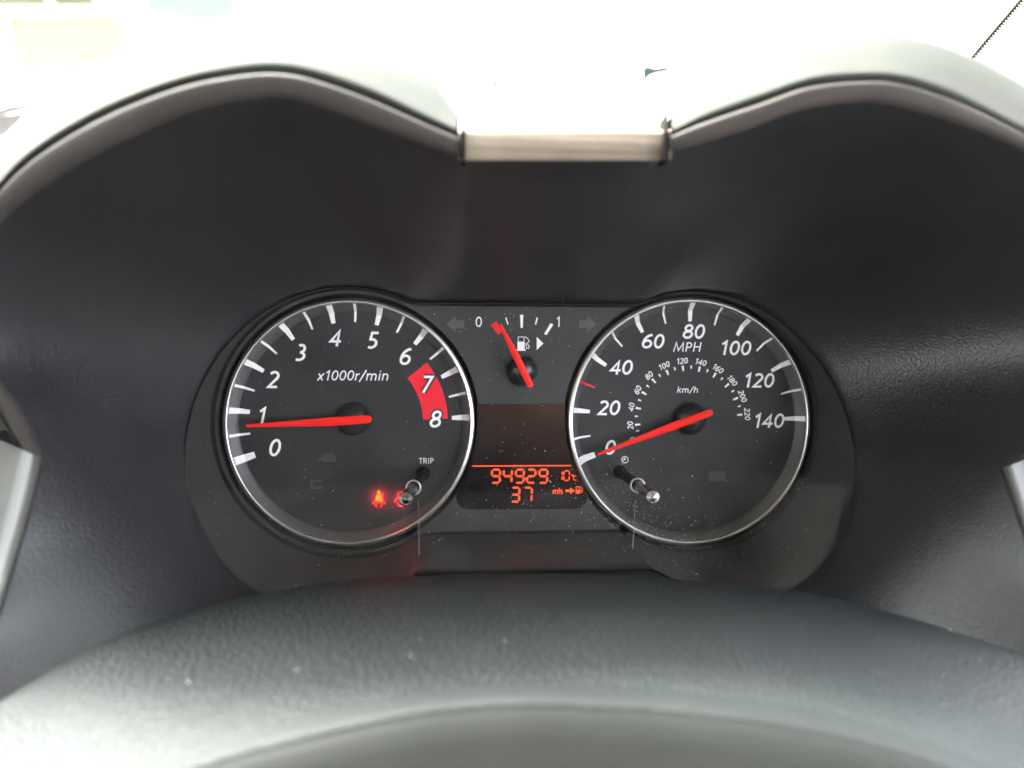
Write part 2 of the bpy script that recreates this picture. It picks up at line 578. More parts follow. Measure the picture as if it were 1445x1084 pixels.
def hump(rim, grv, sil, n=8):
    a, g, s = catmull(rim, n), catmull(grv, n), catmull(sil, n)
    A, G, S = P3(a), P3(g), P3(s)
    bead, top = [], []
    for t, dy in ((0, 0), (.06, 1.1), (.16, 1.7), (.4, 1.9), (.6, 1.8), (.7, 1.5), (.76, .9), (.80, .2), (.86, -.8), (.90, -1.6)):
        r = []
        for u, v in zip(A, G):
            w = u.lerp(v, t)
            w.y -= dy
            r.append(w)
        bead.append(r)
    gap = [v.lerp(u, .09) + Vector((0, 1.4, 0)) for u, v in zip(A, G)]
    top.append(gap)
    for t in (0, .06, .15, .3, .5, .7, .85, 1):
        r = []
        for u, v, s_ in zip(A, G, S):
            st = v + Vector((0, -.3, 0))
            w = st.lerp(s_, t)
            w.z += 1.6 * math.sin(math.pi * t)
            if 0 < t < .1:
                w.y -= .6
            r.append(w)
        top.append(r)
    for dy, dz in ((8, -.6), (22, -3), (50, -12), (110, -40)):
        top.append([s_ + Vector((0, dy, dz)) for s_ in S])
    return bead, top

for r_, g_, s_ in ((RIM, GRV, SIL), (RIM_R, GRV_R, SIL_R)):
    bead, top = hump(r_, g_, s_)
    bm = bmesh.new()
    grid(bm, bead)
    part('rim_bead', bm, M['bead'], hood, smooth=True)
    bm = bmesh.new()
    grid(bm, top)
    part('hump_skin', bm, M['hoodtop'], hood, smooth=True)

# the low flat bridge between the two humps
bm = bmesh.new()
xs = [647 + (947 - 647) * k / 24 for k in range(25)]
rows = []
for py, y in ((229, -105), (227, -107.9), (224, -108.6), (205, -108.6), (188, -108.5), (185, -108.0), (183.4, -105.5), (182.6, -92), (182.4, -70)):
    rows.append([at(x, py, y) for x in xs])
rows.append([v + Vector((0, 50, 0)) for v in rows[-1]])
rows.append([v + Vector((0, 60, -25)) for v in rows[-1]])
grid(bm, rows)
part('bridge_panel', bm, M['bridge'], hood, smooth=True)
for side in (-1, 1):      # dark gaps at both ends of the bridge, standing proud of it as thin ribs
    x = 653.5 if side < 0 else 941.0
    bm = bmesh.new()
    fr_ = [(at(x - w, py, y), at(x + w, py, y)) for py, y, w in ((224.5, -111.2, 3.4), (205, -110.8, 3.4), (187, -110.2, 3.0), (174, -108, 2.4), (162, -105, 1.6))]
    vf = [[bm.verts.new(v) for v in r] for r in fr_]
    vb = [[bm.verts.new(v + Vector((0, 5, 0))) for v in r] for r in fr_]
    for k in range(4):
        for a_, b_, c_, d_ in ((vf[k][0], vf[k][1], vf[k + 1][1], vf[k + 1][0]), (vb[k][0], vb[k + 1][0], vb[k + 1][1], vb[k][1]), (vf[k][0], vf[k + 1][0], vb[k + 1][0], vb[k][0]), (vf[k][1], vb[k][1], vb[k + 1][1], vf[k + 1][1])):
            bm.faces.new((a_, b_, c_, d_))
    part('bridge_joint', bm, M['joint'], hood)

# ------------------------------------------------------------------ dashboard either side of the hood
dash = root('dashboard', 'pale lit dashboard skin showing as slivers below both ends of the hood', 'dashboard', (0, 0, -80))
for low, s in ((LOW_L[::-1] + [(-110, 1320, -128), (-150, 1600, -140)], -1), (LOW_R + LOW_RX, 1)):
    c = catmull(low, 8)
    rows = []
    for dx, dy, dY in ((-3, 3, 5), (0, 0, .6), (4, -1, -1.4), (10, -3, -2.2), (18, -6, -1.5), (26, -9, 1.0), (34, -13, 2.6), (60, -24, 2.5), (120, -40, 4), (320, -60, 10), (700, -40, 20), (900, 40, 70)):
        rows.append([at(p[0] + s * dx, p[1] + dy, p[2] + dY) for p in c])
    bm = bmesh.new()
    grid(bm, rows)
    part('side_skin', bm, M['dash'], dash, smooth=True)
bm = bmesh.new()
rows = []
for y, z, w in ((14, -150, 330), (14, 20, 330), (20, 52, 330), (40, 62, 340), (90, 70, 350), (260, 112, 380), (330, 120, 390), (345, 100, 390), (345, -150, 390)):
    rows.append([Vector((x * w, y, z - 14 * abs(x) ** 2)) for x in (k / 12 - 1 for k in range(25))])
grid(bm, rows)
part('dash_body', bm, M['dashtop'], dash, smooth=True)

# ------------------------------------------------------------------ steering column cover
cover = root('steering_column_cover', 'blurred black grained steering column cover arching across the bottom', 'column cover', (0, -100, -60))
FAR = [(-300, 1480, -136), (-240, 1230, -129), (-150, 1085, -120), (-70, 1032, -113), (0, 989, -107), (100, 928, -97), (174, 894, -90), (249, 869, -83), (324, 847, -77), (414, 829, -72), (498, 819.5, -69), (598, 812.5, -67), (720, 808.5, -66), (870, 812, -67),
       (1001, 821, -69), (1136, 837, -74), (1222, 856, -80), (1322, 883, -90), (1445, 926, -103), (1520, 960, -110), (1600, 1000, -118), (1705, 1150, -127), (1770, 1420, -135)]
NEAR = [(-330, 1750, -152), (-265, 1500, -151), (-180, 1330, -150), (-100, 1270, -150), (-20, 1215, -150), (90, 1150, -148), (175, 1110, -146), (279, 1071, -144), (349, 1048, -143), (448, 1023, -142), (548, 1001, -141), (640, 987, -140), (735, 981, -140), (830, 983.5, -140),
        (930, 990, -140), (1030, 1000, -141), (1130, 1015, -142), (1230, 1038, -143), (1330, 1070, -145), (1440, 1118, -147), (1560, 1190, -150), (1660, 1360, -151), (1740, 1640, -152)]
fc, nc = P3(catmull(FAR, 6)), P3(catmull(NEAR, 6))
rows = [[p + Vector((0, 14, -26)) for p in fc], [p + Vector((0, 8, -8)) for p in fc], [p + Vector((0, 4, -2.2)) for p in fc], [p + Vector((0, 1.6, -.5)) for p in fc]]
for k in range(21):
    t = k / 20
    rows.append([a.lerp(b, t) + Vector((0, 0, 2.6 * math.sin(math.pi * t) ** .8 if 0 < t < 1 else 0)) for a, b in zip(fc, nc)])
for dy, dz in ((-.9, -.18), (-1.7, -.62), (-2.3, -1.3), (-2.6, -2.3)):
    rows.append([p + Vector((0, dy, dz)) for p in nc])
lip, rows = rows[-6:], rows[:-5]
bm = bmesh.new()
grid(bm, rows)
part('upper_shell', bm, M['shroud'], cover, smooth=True)
bm = bmesh.new()
grid(bm, lip)
part('shell_lip', bm, M['lip'], cover, smooth=True)
rows = []
for dy, dz in ((-1.0, -1.3), (-3.0, -1.35), (-4.4, -2.1), (-6.8, -5), (-12, -13), (-20, -28), (-28, -60)):
    rows.append([p + Vector((0, dy, dz)) for p in nc])
bm = bmesh.new()
grid(bm, rows)
part('collar', bm, M['collar'], cover, smooth=True)

# ------------------------------------------------------------------ instrument housing
house = root('instrument_housing', 'dark grey instrument housing with a dusty clear cover round both dials', 'instrument panel', (0, 0, -12))
N = 240
rows = []
op = outline_pts(N)
for k in range(9):
    t = k / 8
    rows.append([Vector((x, 3.5 + (lens_y(z) - 3.5) * t, flare(z, t))) for x, z in op])
og = outline_pts(N, .15)
rows.append([Vector((x, lens_y(z) - .1, flare(z, 1))) for x, z in og])
rows.append([Vector((x, lens_y(z) + 2.5, flare(z, 1))) for x, z in og])
M['shelf'] = grain(mat('shelf_black', (.022, .0225, .023), .42, spec=.35), 2500, .00003, .3, cell=False)
bw, bs = bmesh.new(), bmesh.new()
for ra, rb in zip(rows, rows[1:]):
    for i in range(N):
        j = (i + 1) % N
        q = (ra[i], ra[j], rb[j], rb[i])
        low = abs(ra[i].x) < 39.5 and abs(ra[j].x) < 39.5 and ra[i].z < -40
        t = bs if low else bw
        t.faces.new([t.verts.new(v) for v in q])
for t, nm, mm in ((bw, 'bezel_wall', 'bezel'), (bs, 'lower_shelf', 'shelf')):
    bmesh.ops.remove_doubles(t, verts=t.verts, dist=.001)
    o = part(nm, t, M[mm], house, smooth=True)
    md = o.modifiers.new('edge', 'EDGE_SPLIT')
    md.split_angle = R(40)
# black band standing in for the shade just inside the opening, right round the gauges
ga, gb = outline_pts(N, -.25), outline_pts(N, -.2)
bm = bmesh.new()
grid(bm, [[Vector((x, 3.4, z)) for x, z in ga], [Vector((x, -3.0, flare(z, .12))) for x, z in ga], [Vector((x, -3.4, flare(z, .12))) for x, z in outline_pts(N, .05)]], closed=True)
part('shade_band', bm, M['shade_band'], house, smooth=True)

# face plate between the dials (a sheet with two round holes)
def plate_with_holes(outer, holes, y, th):
    cu = bpy.data.curves.new('plate', 'CURVE')
    cu.dimensions = '2D'
    cu.fill_mode = 'BOTH'
    cu.extrude = th / 2
    for pts in [outer] + holes:
        sp = cu.splines.new('POLY')
        sp.points.add(len(pts) - 1)
        for i, (x, z) in enumerate(pts):
            sp.points[i].co = (x, z, 0, 1)
        sp.use_cyclic_u = True
    ob = bpy.data.objects.new('plate', cu)
    COL.objects.link(ob)
    dg = bpy.context.evaluated_depsgraph_get()
    me = bpy.data.meshes.new_from_object(ob.evaluated_get(dg))
    bpy.data.objects.remove(ob)
    b = bmesh.new()
    b.from_mesh(me)
    bpy.data.meshes.remove(me)
    for v in b.verts:
        v.co = Vector((v.co.x, y + th / 2 - v.co.z, v.co.y))
    return b

def circ(c, r, n=128):
    return [(c.x + r * math.cos(2 * math.pi * k / n), c.z + r * math.sin(2 * math.pi * k / n)) for k in range(n)]

PLATE_Y = 0.8
bm = plate_with_holes(outline_pts(N, -.15), [circ(DL, RL + 1.7), circ(DR, RR + 1.7)], PLATE_Y, 1.6)
part('face_plate', bm, M['plate'], house)
bm = bmesh.new()
slab(bm, outline_pts(N, -.3), 8.5, 2)
part('back_plate', bm, M['matte'], house)

# clear cover: a thin curved sheet, deeper at the bottom
bm = bmesh.new()
lp = outline_pts(N, -.3)
rings = []
for f in (1, .75, .5, .25):
    r = []
    for x, z in lp:
        X, Z = O.x + (x - O.x) * f, O.z + (z - O.z) * f
        r.append(Vector((X, lens_y(Z) + .6, flare(Z, 1) if f == 1 else Z)))
    rings.append(r)
vr = grid(bm, rings, closed=True)
cv = bm.verts.new((O.x, lens_y(O.z) + .6, O.z))
for i in range(N):
    bm.faces.new((vr[-1][i], vr[-1][(i + 1) % N], cv))
part('clear_cover', bm, M['lens'], house, smooth=True)

# unlit turn arrows on the plate
for pts in ([(630, 457.8), (643.2, 446), (643.2, 452.2), (655, 452.2), (655, 463), (643.2, 463), (643.2, 469.4)],
            [(841.4, 457.8), (828.6, 446), (828.6, 452.2), (817, 452.2), (817, 463), (828.6, 463), (828.6, 469.4)]):
    bm = bmesh.new()
    slab(bm, pix(pts, PLATE_Y), PLATE_Y - .06, .05)
    part('turn_arrow', bm, M['arrow'], house)

# thin moulding lines on the cover below the two stalks
for pts in ([(590, 706), (591, 745), (591.5, 783)], [(896.5, 706), (895, 745), (892.5, 775)]):
    bm = bmesh.new()
    P = []
    for a, b in pts:
        y = -30
        for _ in range(8):
            y = lens_y(at(a, b, y).z) - .1
        P.append(at(a, b, y))
    w = .13
    v = [[bm.verts.new(p + Vector((s * w, 0, 0))) for s in (-1, 1)] for p in P]
    for a, b in zip(v, v[1:]):
        bm.faces.new((a[0], a[1], b[1], b[0]))
    part('cover_seam', bm, M['seam'], house)

# ------------------------------------------------------------------ dials
def pol(c, r, a, y):
    return Vector((c.x + r * math.cos(a), y, c.z + r * math.sin(a)))

def set_dial(r):
    global F_R, W_R
    W_R = r - 1.9          # radius where the sloping wall meets the ring
    F_R = W_R - 3.0        # radius of the flat face

def dial_shell(t, c):
    cc = Vector((c.x, FACE_Y, c.z))
    bm = bmesh.new()
    lathe(bm, cc, [(0, 0), (F_R * .5, 0), (F_R, 0), (F_R, -1.5)], 128)
    part('dial_face', bm, M['face'], t)
    bm = bmesh.new()
    lathe(bm, cc, [(F_R + .05, -1), (F_R + .05, .05), (F_R + .5, .35), (W_R, 3.7), (W_R + .2, 3.7)], 128)
    part('sloping_wall', bm, M['wall'], t, smooth=True)
    bm = bmesh.new()
    lathe(bm, cc, [(W_R - .1, 3.4), (W_R - .05, 4.1), (W_R + .25, 4.5), (W_R + .5, 4.55), (W_R + .68, 4.38), (W_R + .95, 4.32), (W_R + 1.3, 4.15), (W_R + 1.6, 3.85), (W_R + 1.85, 3.3), (W_R + 1.9, 1.5)], 160)
    part('chrome_ring', bm, M['chrome'], t, smooth=True)
    bm = bmesh.new()
    lathe(bm, cc, [(W_R + 1.9, 1.9), (W_R + 2.25, 1.2), (W_R + 2.25, -4)], 128)
    part('ring_skirt', bm, M['matte'], t, smooth=True)

def tick_bm(c, a, r0, w0, w1, name_mat=None, y_off=.12):
    """Tick from r0 on the face up the sloping wall; w0 inner width, w1 outer width (mm)."""
    bm = bmesh.new()
    prof = [(r0, FACE_Y - y_off, 0)]
    prof += [(F_R - .1, FACE_Y - y_off, .62), (F_R + .35, FACE_Y - .35 - y_off, .68), (W_R - .25, FACE_Y - 3.45 - y_off, 1)]
    tx = Vector((-math.sin(a), 0, math.cos(a)))
    vs_ = []
    for r, y, k in prof:
        w = w0 + (w1 - w0) * k
        p = pol(c, r, a, y)
        vs_.append((bm.verts.new(p - tx * w / 2), bm.verts.new(p + tx * w / 2)))
    for a_, b_ in zip(vs_, vs_[1:]):
        bm.faces.new((a_[0], a_[1], b_[1], b_[0]))
    return bm

def needle_bm(tip, mid, tail, wt, wm, wl, th=1.1):
    """Tapered pointer through three points (all at the same depth) with a rounded tail."""
    bm = bmesh.new()
    ax = (tail - tip).normalized()
    sd_ = Vector((-ax.z, 0, ax.x))
    L_ = [tip + sd_ * wt / 2, mid + sd_ * wm / 2, tail + sd_ * wl / 2]
    R_ = [tip - sd_ * wt / 2, mid - sd_ * wm / 2, tail - sd_ * wl / 2]
    cap = [tail + sd_ * (wl / 2 * math.cos(q)) + ax * (wl / 2 * math.sin(q)) for q in (math.pi * k / 8 for k in range(1, 8))]
    ring = L_ + cap + R_[::-1]
    f = [bm.verts.new(p) for p in ring]
    b = [bm.verts.new(p + Vector((0, th, 0))) for p in ring]
    bm.faces.new(b[::-1])
    n = len(ring)
    rid = [tip.lerp(mid, .02), mid, tail]
    rid = [bm.verts.new(p + Vector((0, -h_, 0))) for p, h_ in zip(rid, (.12, .5, .4))]
    nc_ = len(cap)
    bm.faces.new((f[0], f[1], rid[1], rid[0]))
    bm.faces.new((f[1], f[2], rid[2], rid[1]))
    for i in range(2, 2 + nc_ + 1):
        bm.faces.new((f[i], f[i + 1], rid[2]))
    bm.faces.new((f[3 + nc_], f[4 + nc_], rid[1], rid[2]))
    bm.faces.new((f[4 + nc_], f[5 + nc_], rid[0], rid[1]))
    bm.faces.new((f[5 + nc_], f[0], rid[0]))
    for i in range(n):
        bm.faces.new((f[i], f[(i + 1) % n], b[(i + 1) % n], b[i]))
    return bm

MM = 1 / 3.70      # millimetres per photo pixel at the dial

def hub(parent, px, py, r, y=FACE_Y, h=6.0):
    c = at(px, py, y - h * .5)
    c.y = y
    bm = bmesh.new()
    prof = [(r, -.5), (r, .8)] + [(r * math.cos(q), .8 + (h - .8) * math.sin(q)) for q in (math.pi / 2 * k / 10 for k in range(1, 10))] + [(0, h)]
    lathe(bm, c, prof, 64)
    return part('hub_cap', bm, M['hub'], parent, smooth=True)

def numeral(t, s, px, py, h, y=FACE_Y, w=.15, shear=.2, rot=0, name='numeral', m='white', track=0.0, wide=1.0):
    bm = text_bm(s, at(px, py, y), h, w, shear, y - .1, rot, track, wide)
    return part(name, bm, M[m], t)

# --- tachometer
tc_ = at(497, 596, FACE_Y)
tach = root('tachometer', 'round chrome-ringed tachometer numbered 0 to 8 with a red zone', 'tachometer', tuple(tc_))
set_dial(RL)
dial_shell(tach, DL)
TA = [198.8 - 24.6 * k for k in range(9)]
TC = Vector((tc_.x, 0, tc_.z))
TC = Vector((DL.x, 0, DL.z))
for k in range(17):
    a = R(198.8 - 12.3 * k)
    if k == 0:
        bm = tick_bm(TC, a, RL * .812, 2.35, 3.1)
    elif k % 2 == 0:
        bm = tick_bm(TC, a, RL * .812, 1.5, 2.35)
    else:
        bm = tick_bm(TC, a, RL * .812, .72, 1.1)
    part('tick', bm, M['white'], tach)
for s, x, y in (('0', 388.7, 631.7), ('1', 370.3, 587.2), ('2', 386.6, 535.7), ('3', 425.2, 497.5), ('4', 474.6, 476.8), ('5', 526.8, 480.3), ('6', 573.1, 503.1), ('7', 602.6, 542.3), ('8', 615.6, 591.4)):
    numeral(tach, s, x, y, 23.8 * MM, y=FACE_Y - (.15 if s in '78' else 0), wide=1.16)
numeral(tach, 'x1000r/min', 499.5, 529.9, 14.2 * MM, w=.13, name='caption', wide=1.22, track=.035)
numeral(tach, 'TRIP', 601.8, 650.3, 7.9 * MM, w=.115, shear=0, name='caption', wide=1.22, track=.03)
# red zone: a ring sector, with dark surrounds for the 7 and 8 lying on it
bm = bmesh.new()
cz = Vector((tc_.x, 0, tc_.z))
fr = []
for k in range(25):
    a = R(2.0 + 36.9 * k / 24)
    fr.append((bm.verts.new(pol(cz, 99 * MM, a, FACE_Y - .06)), bm.verts.new(pol(cz, 134 * MM, a, FACE_Y - .06))))
for a_, b_ in zip(fr, fr[1:]):
    bm.faces.new((a_[0], a_[1], b_[1], b_[0]))
zone = part('red_zone', bm, M['zone'], tach)
for s, x, y in (('7', 602.6, 542.3), ('8', 615.6, 591.4)):
    bm = text_bm(s, at(x, y, FACE_Y), 23.8 * MM, .36, .2, FACE_Y - .1, wide=1.16)
    part('numeral_surround', bm, M['face'], zone)
ny = -3.2
nd_t = part('needle', needle_bm(at(347, 601.3, ny), at(470, 595, ny), at(519, 591.8, ny), 1.0, 3.3, 2.9), M['red'], tach, bevel=.18)
hub(nd_t, 497.5, 592, 6.35)
# faint unlit symbols
for pts in ([(449, 646), (453, 646), (456, 641), (469, 640), (474, 644), (474, 652), (456, 652), (453, 650), (449, 651)], [(438, 677), (456, 677), (456, 680), (442, 680), (442, 687), (456, 687), (456, 690), (438, 690)]):
    bm = bmesh.new()
    slab(bm, pix(pts, FACE_Y), FACE_Y - .05, .04)
    part('unlit_symbol', bm, M['ghost'], tach)

# lit seat-belt lamp and the lamp half hidden behind the stalk
def zp(x, y):       # coordinates read from an enlargement of the lamps
    p = at(500 + x * .09689, 640 + y * .09689, FACE_Y)
    return (p.x, p.z)
lamp = None
bm = bmesh.new()
slab(bm, [zp(*p) for p in ((322, 615), (345, 603), (368, 603), (398, 618), (330, 690), (300, 690))], FACE_Y - .12, .1)
slab(bm, [zp(*p) for p in ((402, 634), (417, 698), (338, 698))], FACE_Y - .12, .1)
slab(bm, [zp(357 + 25 * math.cos(q), 571 + 28 * math.sin(q)) for q in (2 * math.pi * k / 14 for k in range(14))], FACE_Y - .12, .1)
lamp = part('belt_lamp', bm, M['lampamber'], tach)
bm = bmesh.new()
for q in ([(425, 575), (400, 605)], [(298, 694), (262, 738)], [(418, 700), (450, 738)], [(338, 716), (402, 716)], [(322, 722), (312, 750), (328, 785)], [(408, 722), (400, 755), (378, 785)], [(268, 724), (262, 738)]):
    stroke(bm, [zp(*p) for p in q], .26, FACE_Y - .13)
part('lamp_outline', bm, M['lampred'], lamp)
bm = bmesh.new()
for q in ([(715, 562), (650, 566), (634, 590), (634, 640)], [(632, 700), (634, 756), (648, 768), (715, 770)], [(622, 640), (585, 712)], [(655, 620), (640, 660)]):
    stroke(bm, [zp(*p) for p in q], .42 if q[0][0] == 622 else .24, FACE_Y - .13)
lamp2 = part('door_lamp', bm, M['lampred'], tach)
for x, y, e in ((352, 650, .00024), (660, 670, .00015)):      # added spots facing the dial imitate the red halo round the lamps
    ld = bpy.data.lights.new('halo_spot', 'SPOT')
    ld.energy = e
    ld.color = (1, .02, .06)
    ld.shadow_soft_size = .0004
    ld.spot_size = R(125)
    ld.spot_blend = 1.0
    lo = bpy.data.objects.new('halo_spot', ld)
    COL.objects.link(lo)
    p = zp(x, y)
    lo.matrix_world = FRAME @ Matrix.Translation(Vector((p[0], FACE_Y - 4.5, p[1])) * .001) @ Matrix.Rotation(R(90), 4, 'X')

ld = bpy.data.lights.new('lamp_spill', 'POINT')
ld.energy = .00007
ld.color = (1, .02, .04)
ld.shadow_soft_size = .0003
lo = bpy.data.objects.new('lamp_spill', ld)
COL.objects.link(lo)
p = zp(360, 640)
lo.matrix_world = FRAME @ Matrix.Translation(Vector((p[0], FACE_Y - 1.6, p[1])) * .001)

# --- speedometer
sc_ = at(973.5, 593.5, FACE_Y)
speed = root('speedometer', 'round chrome-ringed speedometer marked MPH to 140 with an inner km/h scale', 'speedometer', tuple(sc_))
set_dial(RR)
dial_shell(speed, DR)
SA = [199.2, 174.4, 146.2, 117.6, 88.8, 59.5, 30.2, 1.1]
SC = Vector((DR.x, 0, DR.z))
k = RR / RD
for i, a in enumerate(SA):
    bm = tick_bm(SC, R(a), RR * .812, 2.2 if i == 0 else 1.35, 2.9 if i == 0 else 2.1)
    part('tick', bm, M['white'], speed)
    if i < 7:
        am = 188.2 if i == 0 else (a + SA[i + 1]) / 2
        bm = tick_bm(SC, R(am), RR * .812, .62, .95)
        part('tick', bm, M['zone'] if i == 1 else M['white'], speed, label='thin red tick' if i == 1 else None)
for s, x, y in (('0', 861.9, 631.4), ('20', 860.1, 575.6), ('40', 877.6, 518.5), ('60', 922.3, 481.6), ('80', 979.7, 467.9), ('100', 1038.4, 491.2), ('120', 1071.4, 536.9), ('140', 1085.2, 593.8)):
    numeral(speed, s, x, y, 20.8 * MM, w=.16, wide=1.32, track=.03)
numeral(speed, 'MPH', 970.5, 489.7, 13.8 * MM, w=.13, name='caption', wide=1.26, track=.02)
numeral(speed, 'km/h', 970.8, 550, 8.8 * MM, w=.14, name='caption', wide=1.35, track=.06)
def kz(x, y):
    return 860 + x * .15225, 490 + y * .15225
kc = at(*kz(733, 662), FACE_Y)
for i, (x, y) in enumerate(((250, 846), (262, 776), (262, 718), (250, 641), (268, 567), (280, 492), (320, 427), (355, 362), (412, 313), (466, 262), (537, 235), (605, 200), (681, 197), (757, 186), (832, 205), (907, 219), (973, 260), (1041, 293), (1088, 355), (1142, 408), (1168, 478), (1203, 548), (1207, 627))):
    p = at(*kz(x, y), FACE_Y)
    a = math.atan2(p.z - kc.z, p.x - kc.x)
    big = i % 2 == 0
    L_, wi, wo = (1.05, .30, .43) if big else (.62, .22, .32)
    u = Vector((math.cos(a), 0, math.sin(a)))
    v = Vector((-u.z, 0, u.x))
    q = [p + u * L_ + v * wo, p + u * L_ - v * wo, p - u * L_ - v * wi, p - u * L_ + v * wi]
    bm = bmesh.new()
    slab(bm, [(w.x, w.z) for w in q], FACE_Y - .1, .08)
    part('tick', bm, M['white'], speed)
for s, x, y in (('0', 215, 850), ('20', 193, 723), ('40', 203, 553), ('60', 262, 395), ('80', 367, 262), ('100', 508, 172), ('120', 675, 128), ('140', 847, 140), ('160', 1005, 200), ('180', 1138, 310), ('200', 1233, 455), ('220', 1277, 622)):
    q = kz(x, y)
    p = at(*q, FACE_Y)
    a = math.atan2(p.z - kc.z, p.x - kc.x) - math.pi / 2
    numeral(speed, s, q[0], q[1], 8.3 * MM, w=.16, shear=.15, rot=a, wide=1.2, track=.03)
# clock symbol over the right stalk
bm = bmesh.new()
cc = at(881.8, 648.8, FACE_Y)
stroke(bm, [(cc.x + 1.25 * math.cos(q), cc.z + 1.25 * math.sin(q)) for q in (2 * math.pi * i / 24 for i in range(24))], .28, FACE_Y - .1, True)
slab(bm, [(cc.x - .75, cc.z - .15), (cc.x + .18, cc.z - .15), (cc.x + .18, cc.z + .8), (cc.x - .18, cc.z + .8), (cc.x - .18, cc.z + .25), (cc.x - .75, cc.z + .25)], FACE_Y - .1, .05)
part('clock_symbol', bm, M['white'], speed)
bm = bmesh.new()
hl = at(969, 638.5, FACE_Y)
stroke(bm, [(hl.x + 1.9 * math.cos(R(q)) * (1 if abs(q) < 91 else .35), hl.z + 1.75 * math.sin(R(q))) for q in range(-90, 271, 15)], .2, FACE_Y - .05, True)
for i in range(4):
    stroke(bm, [(hl.x - 1.6, hl.z - 1.4 + i * .95), (hl.x - 3.8, hl.z - 1.4 + i * .95)], .22, FACE_Y - .05)
part('unlit_symbol', bm, M['ghost'], speed)
bm = bmesh.new()
slab(bm, pix([(1000, 665), (1024, 665), (1024, 679), (1000, 679)], FACE_Y), FACE_Y - .05, .04)
part('unlit_symbol', bm, M['ghost'], speed)
nd_s = part('needle', needle_bm(at(844, 641.3, ny), at(951, 601.5, ny), at(1002, 582.6, ny), .9, 3.1, 2.6), M['red'], speed, bevel=.18)
hub(nd_s, 977, 591, 6.4)

# --- fuel gauge
fg = at(737.5, 524, PLATE_Y)
fuel = root('fuel_gauge', 'small fuel gauge marked 0 to 1 with a red needle between the dials', 'fuel gauge', tuple(fg))
def fz(x, y):
    return 600 + x * .2076, 420 + y * .2076
for pts, m in (([(443, 187), (487, 160), (520, 235), (497, 253)], 'zone'), ([(544, 138), (553, 136), (566, 181), (559, 184)], 'white'), ([(645, 117), (667, 117), (663, 206), (649, 206)], 'white'),
               ([(757, 135), (767, 138), (754, 184), (746, 182)], 'white'), ([(852, 174), (871, 184), (824, 255), (809, 247)], 'white')):
    bm = bmesh.new()
    slab(bm, pix([fz(*p) for p in pts], PLATE_Y), PLATE_Y - .1, .08)
    part('tick', bm, M[m], fuel, label='short red block tick' if m == 'zone' else None)
numeral(fuel, '0', *fz(365, 165), 14.6 * MM, y=PLATE_Y, w=.11, shear=.03, wide=1.15)
numeral(fuel, '1', *fz(906, 165), 14.6 * MM, y=PLATE_Y, w=.11, shear=.03)
bm = bmesh.new()
q = lambda l: pix([fz(*p) for p in l], PLATE_Y)
stroke(bm, q([(632, 268), (672, 268), (672, 300)]) , .24, PLATE_Y - .1)
stroke(bm, q([(632, 300), (632, 268)]), .24, PLATE_Y - .104)
slab(bm, q([(627, 300), (676, 300), (676, 358), (627, 358)]), PLATE_Y - .1, .05)
slab(bm, q([(620, 352), (683, 352), (683, 362), (620, 362)]), PLATE_Y - .108, .05)
stroke(bm, q([(680, 265), (702, 285), (706, 300), (690, 312), (708, 330), (704, 346), (690, 346), (686, 320), (676, 312)]), .24, PLATE_Y - .104)
part('pump_symbol', bm, M['white'], fuel)
bm = bmesh.new()
slab(bm, q([(758, 268), (804, 312), (758, 356)]), PLATE_Y - .1, .05)
part('side_arrow', bm, M['white'], fuel)
nyf = PLATE_Y - 7.2
nd_f = part('needle', needle_bm(at(*fz(510, 182), nyf), at(*fz(612, 385), nyf), at(*fz(713, 592), nyf), .9, 2.6, 2.5), M['red'], fuel, bevel=.18)
hub(nd_f, *fz(662, 495), 5.9, y=PLATE_Y)

# --- trip display
LCD_Y = PLATE_Y - .25
disp = root('trip_display', 'dark liquid crystal display with glowing orange digits below the fuel gauge', 'display', tuple(at(737, 660, LCD_Y)))
bm = bmesh.new()
sl = [(673, 570), (674, 598), (671, 625), (664, 652), (655, 675), (646, 692), (643.5, 701), (645, 709), (650, 715.5), (659, 719), (812, 718.5), (822, 715.5), (827.5, 709), (829, 700), (826, 690), (816, 672), (807, 650), (800, 625), (797.5, 598), (797, 570)]
slab(bm, pix(sl, LCD_Y), LCD_Y, .2)
part('screen', bm, M['lcd'], disp)
def dz_(x, y):
    return 640 + x * .1384, 640 + y * .1384
SEG = {'a': ((0, 1), (1, 1)), 'b': ((1, 1), (1, .5)), 'c': ((1, .5), (1, 0)), 'd': ((0, 0), (1, 0)), 'e': ((0, .5), (0, 0)), 'f': ((0, 1), (0, .5)), 'g': ((0, .5), (1, .5))}
ON = {'9': 'abcdfg', '4': 'bcfg', '2': 'abdeg', '3': 'abcdg', '7': 'abc', '1': 'bc', '0': 'abcdef'}
def digit(ch, zx, zy, w, h, t):
    bm = bmesh.new()
    for s in ON[ch]:
        (x0, y0), (x1, y1) = SEG[s]
        P = []
        ax = Vector((x1 - x0, y1 - y0))
        A = Vector((zx - w / 2 + x0 * w, zy + h / 2 - y0 * h))
        B = Vector((zx - w / 2 + x1 * w, zy + h / 2 - y1 * h))
        u = (B - A).normalized()
        v = Vector((-u.y, u.x))
        g = 4
        hw = t / 2
        pts = [A + u * g, A + u * (g + hw) + v * hw, B - u * (g + hw) + v * hw, B - u * g, B - u * (g + hw) - v * hw, A + u * (g + hw) - v * hw]
        pp = []
        for p in pts:
            p = Vector((p.x + (zy - p.y) * .05, p.y))
            pp.append(dz_(p.x, p.y))
        slab(bm, pix(pp, LCD_Y), LCD_Y - .08, .06)
    part('digit', bm, M['segment'], disp)
for ch, x in zip('94929', (432, 552, 675, 793, 915)):
    digit(ch, x, 232, 82, 134, 22)
for ch, x in zip('37', (630, 757)):
    digit(ch, x, 420, 80, 142, 22)
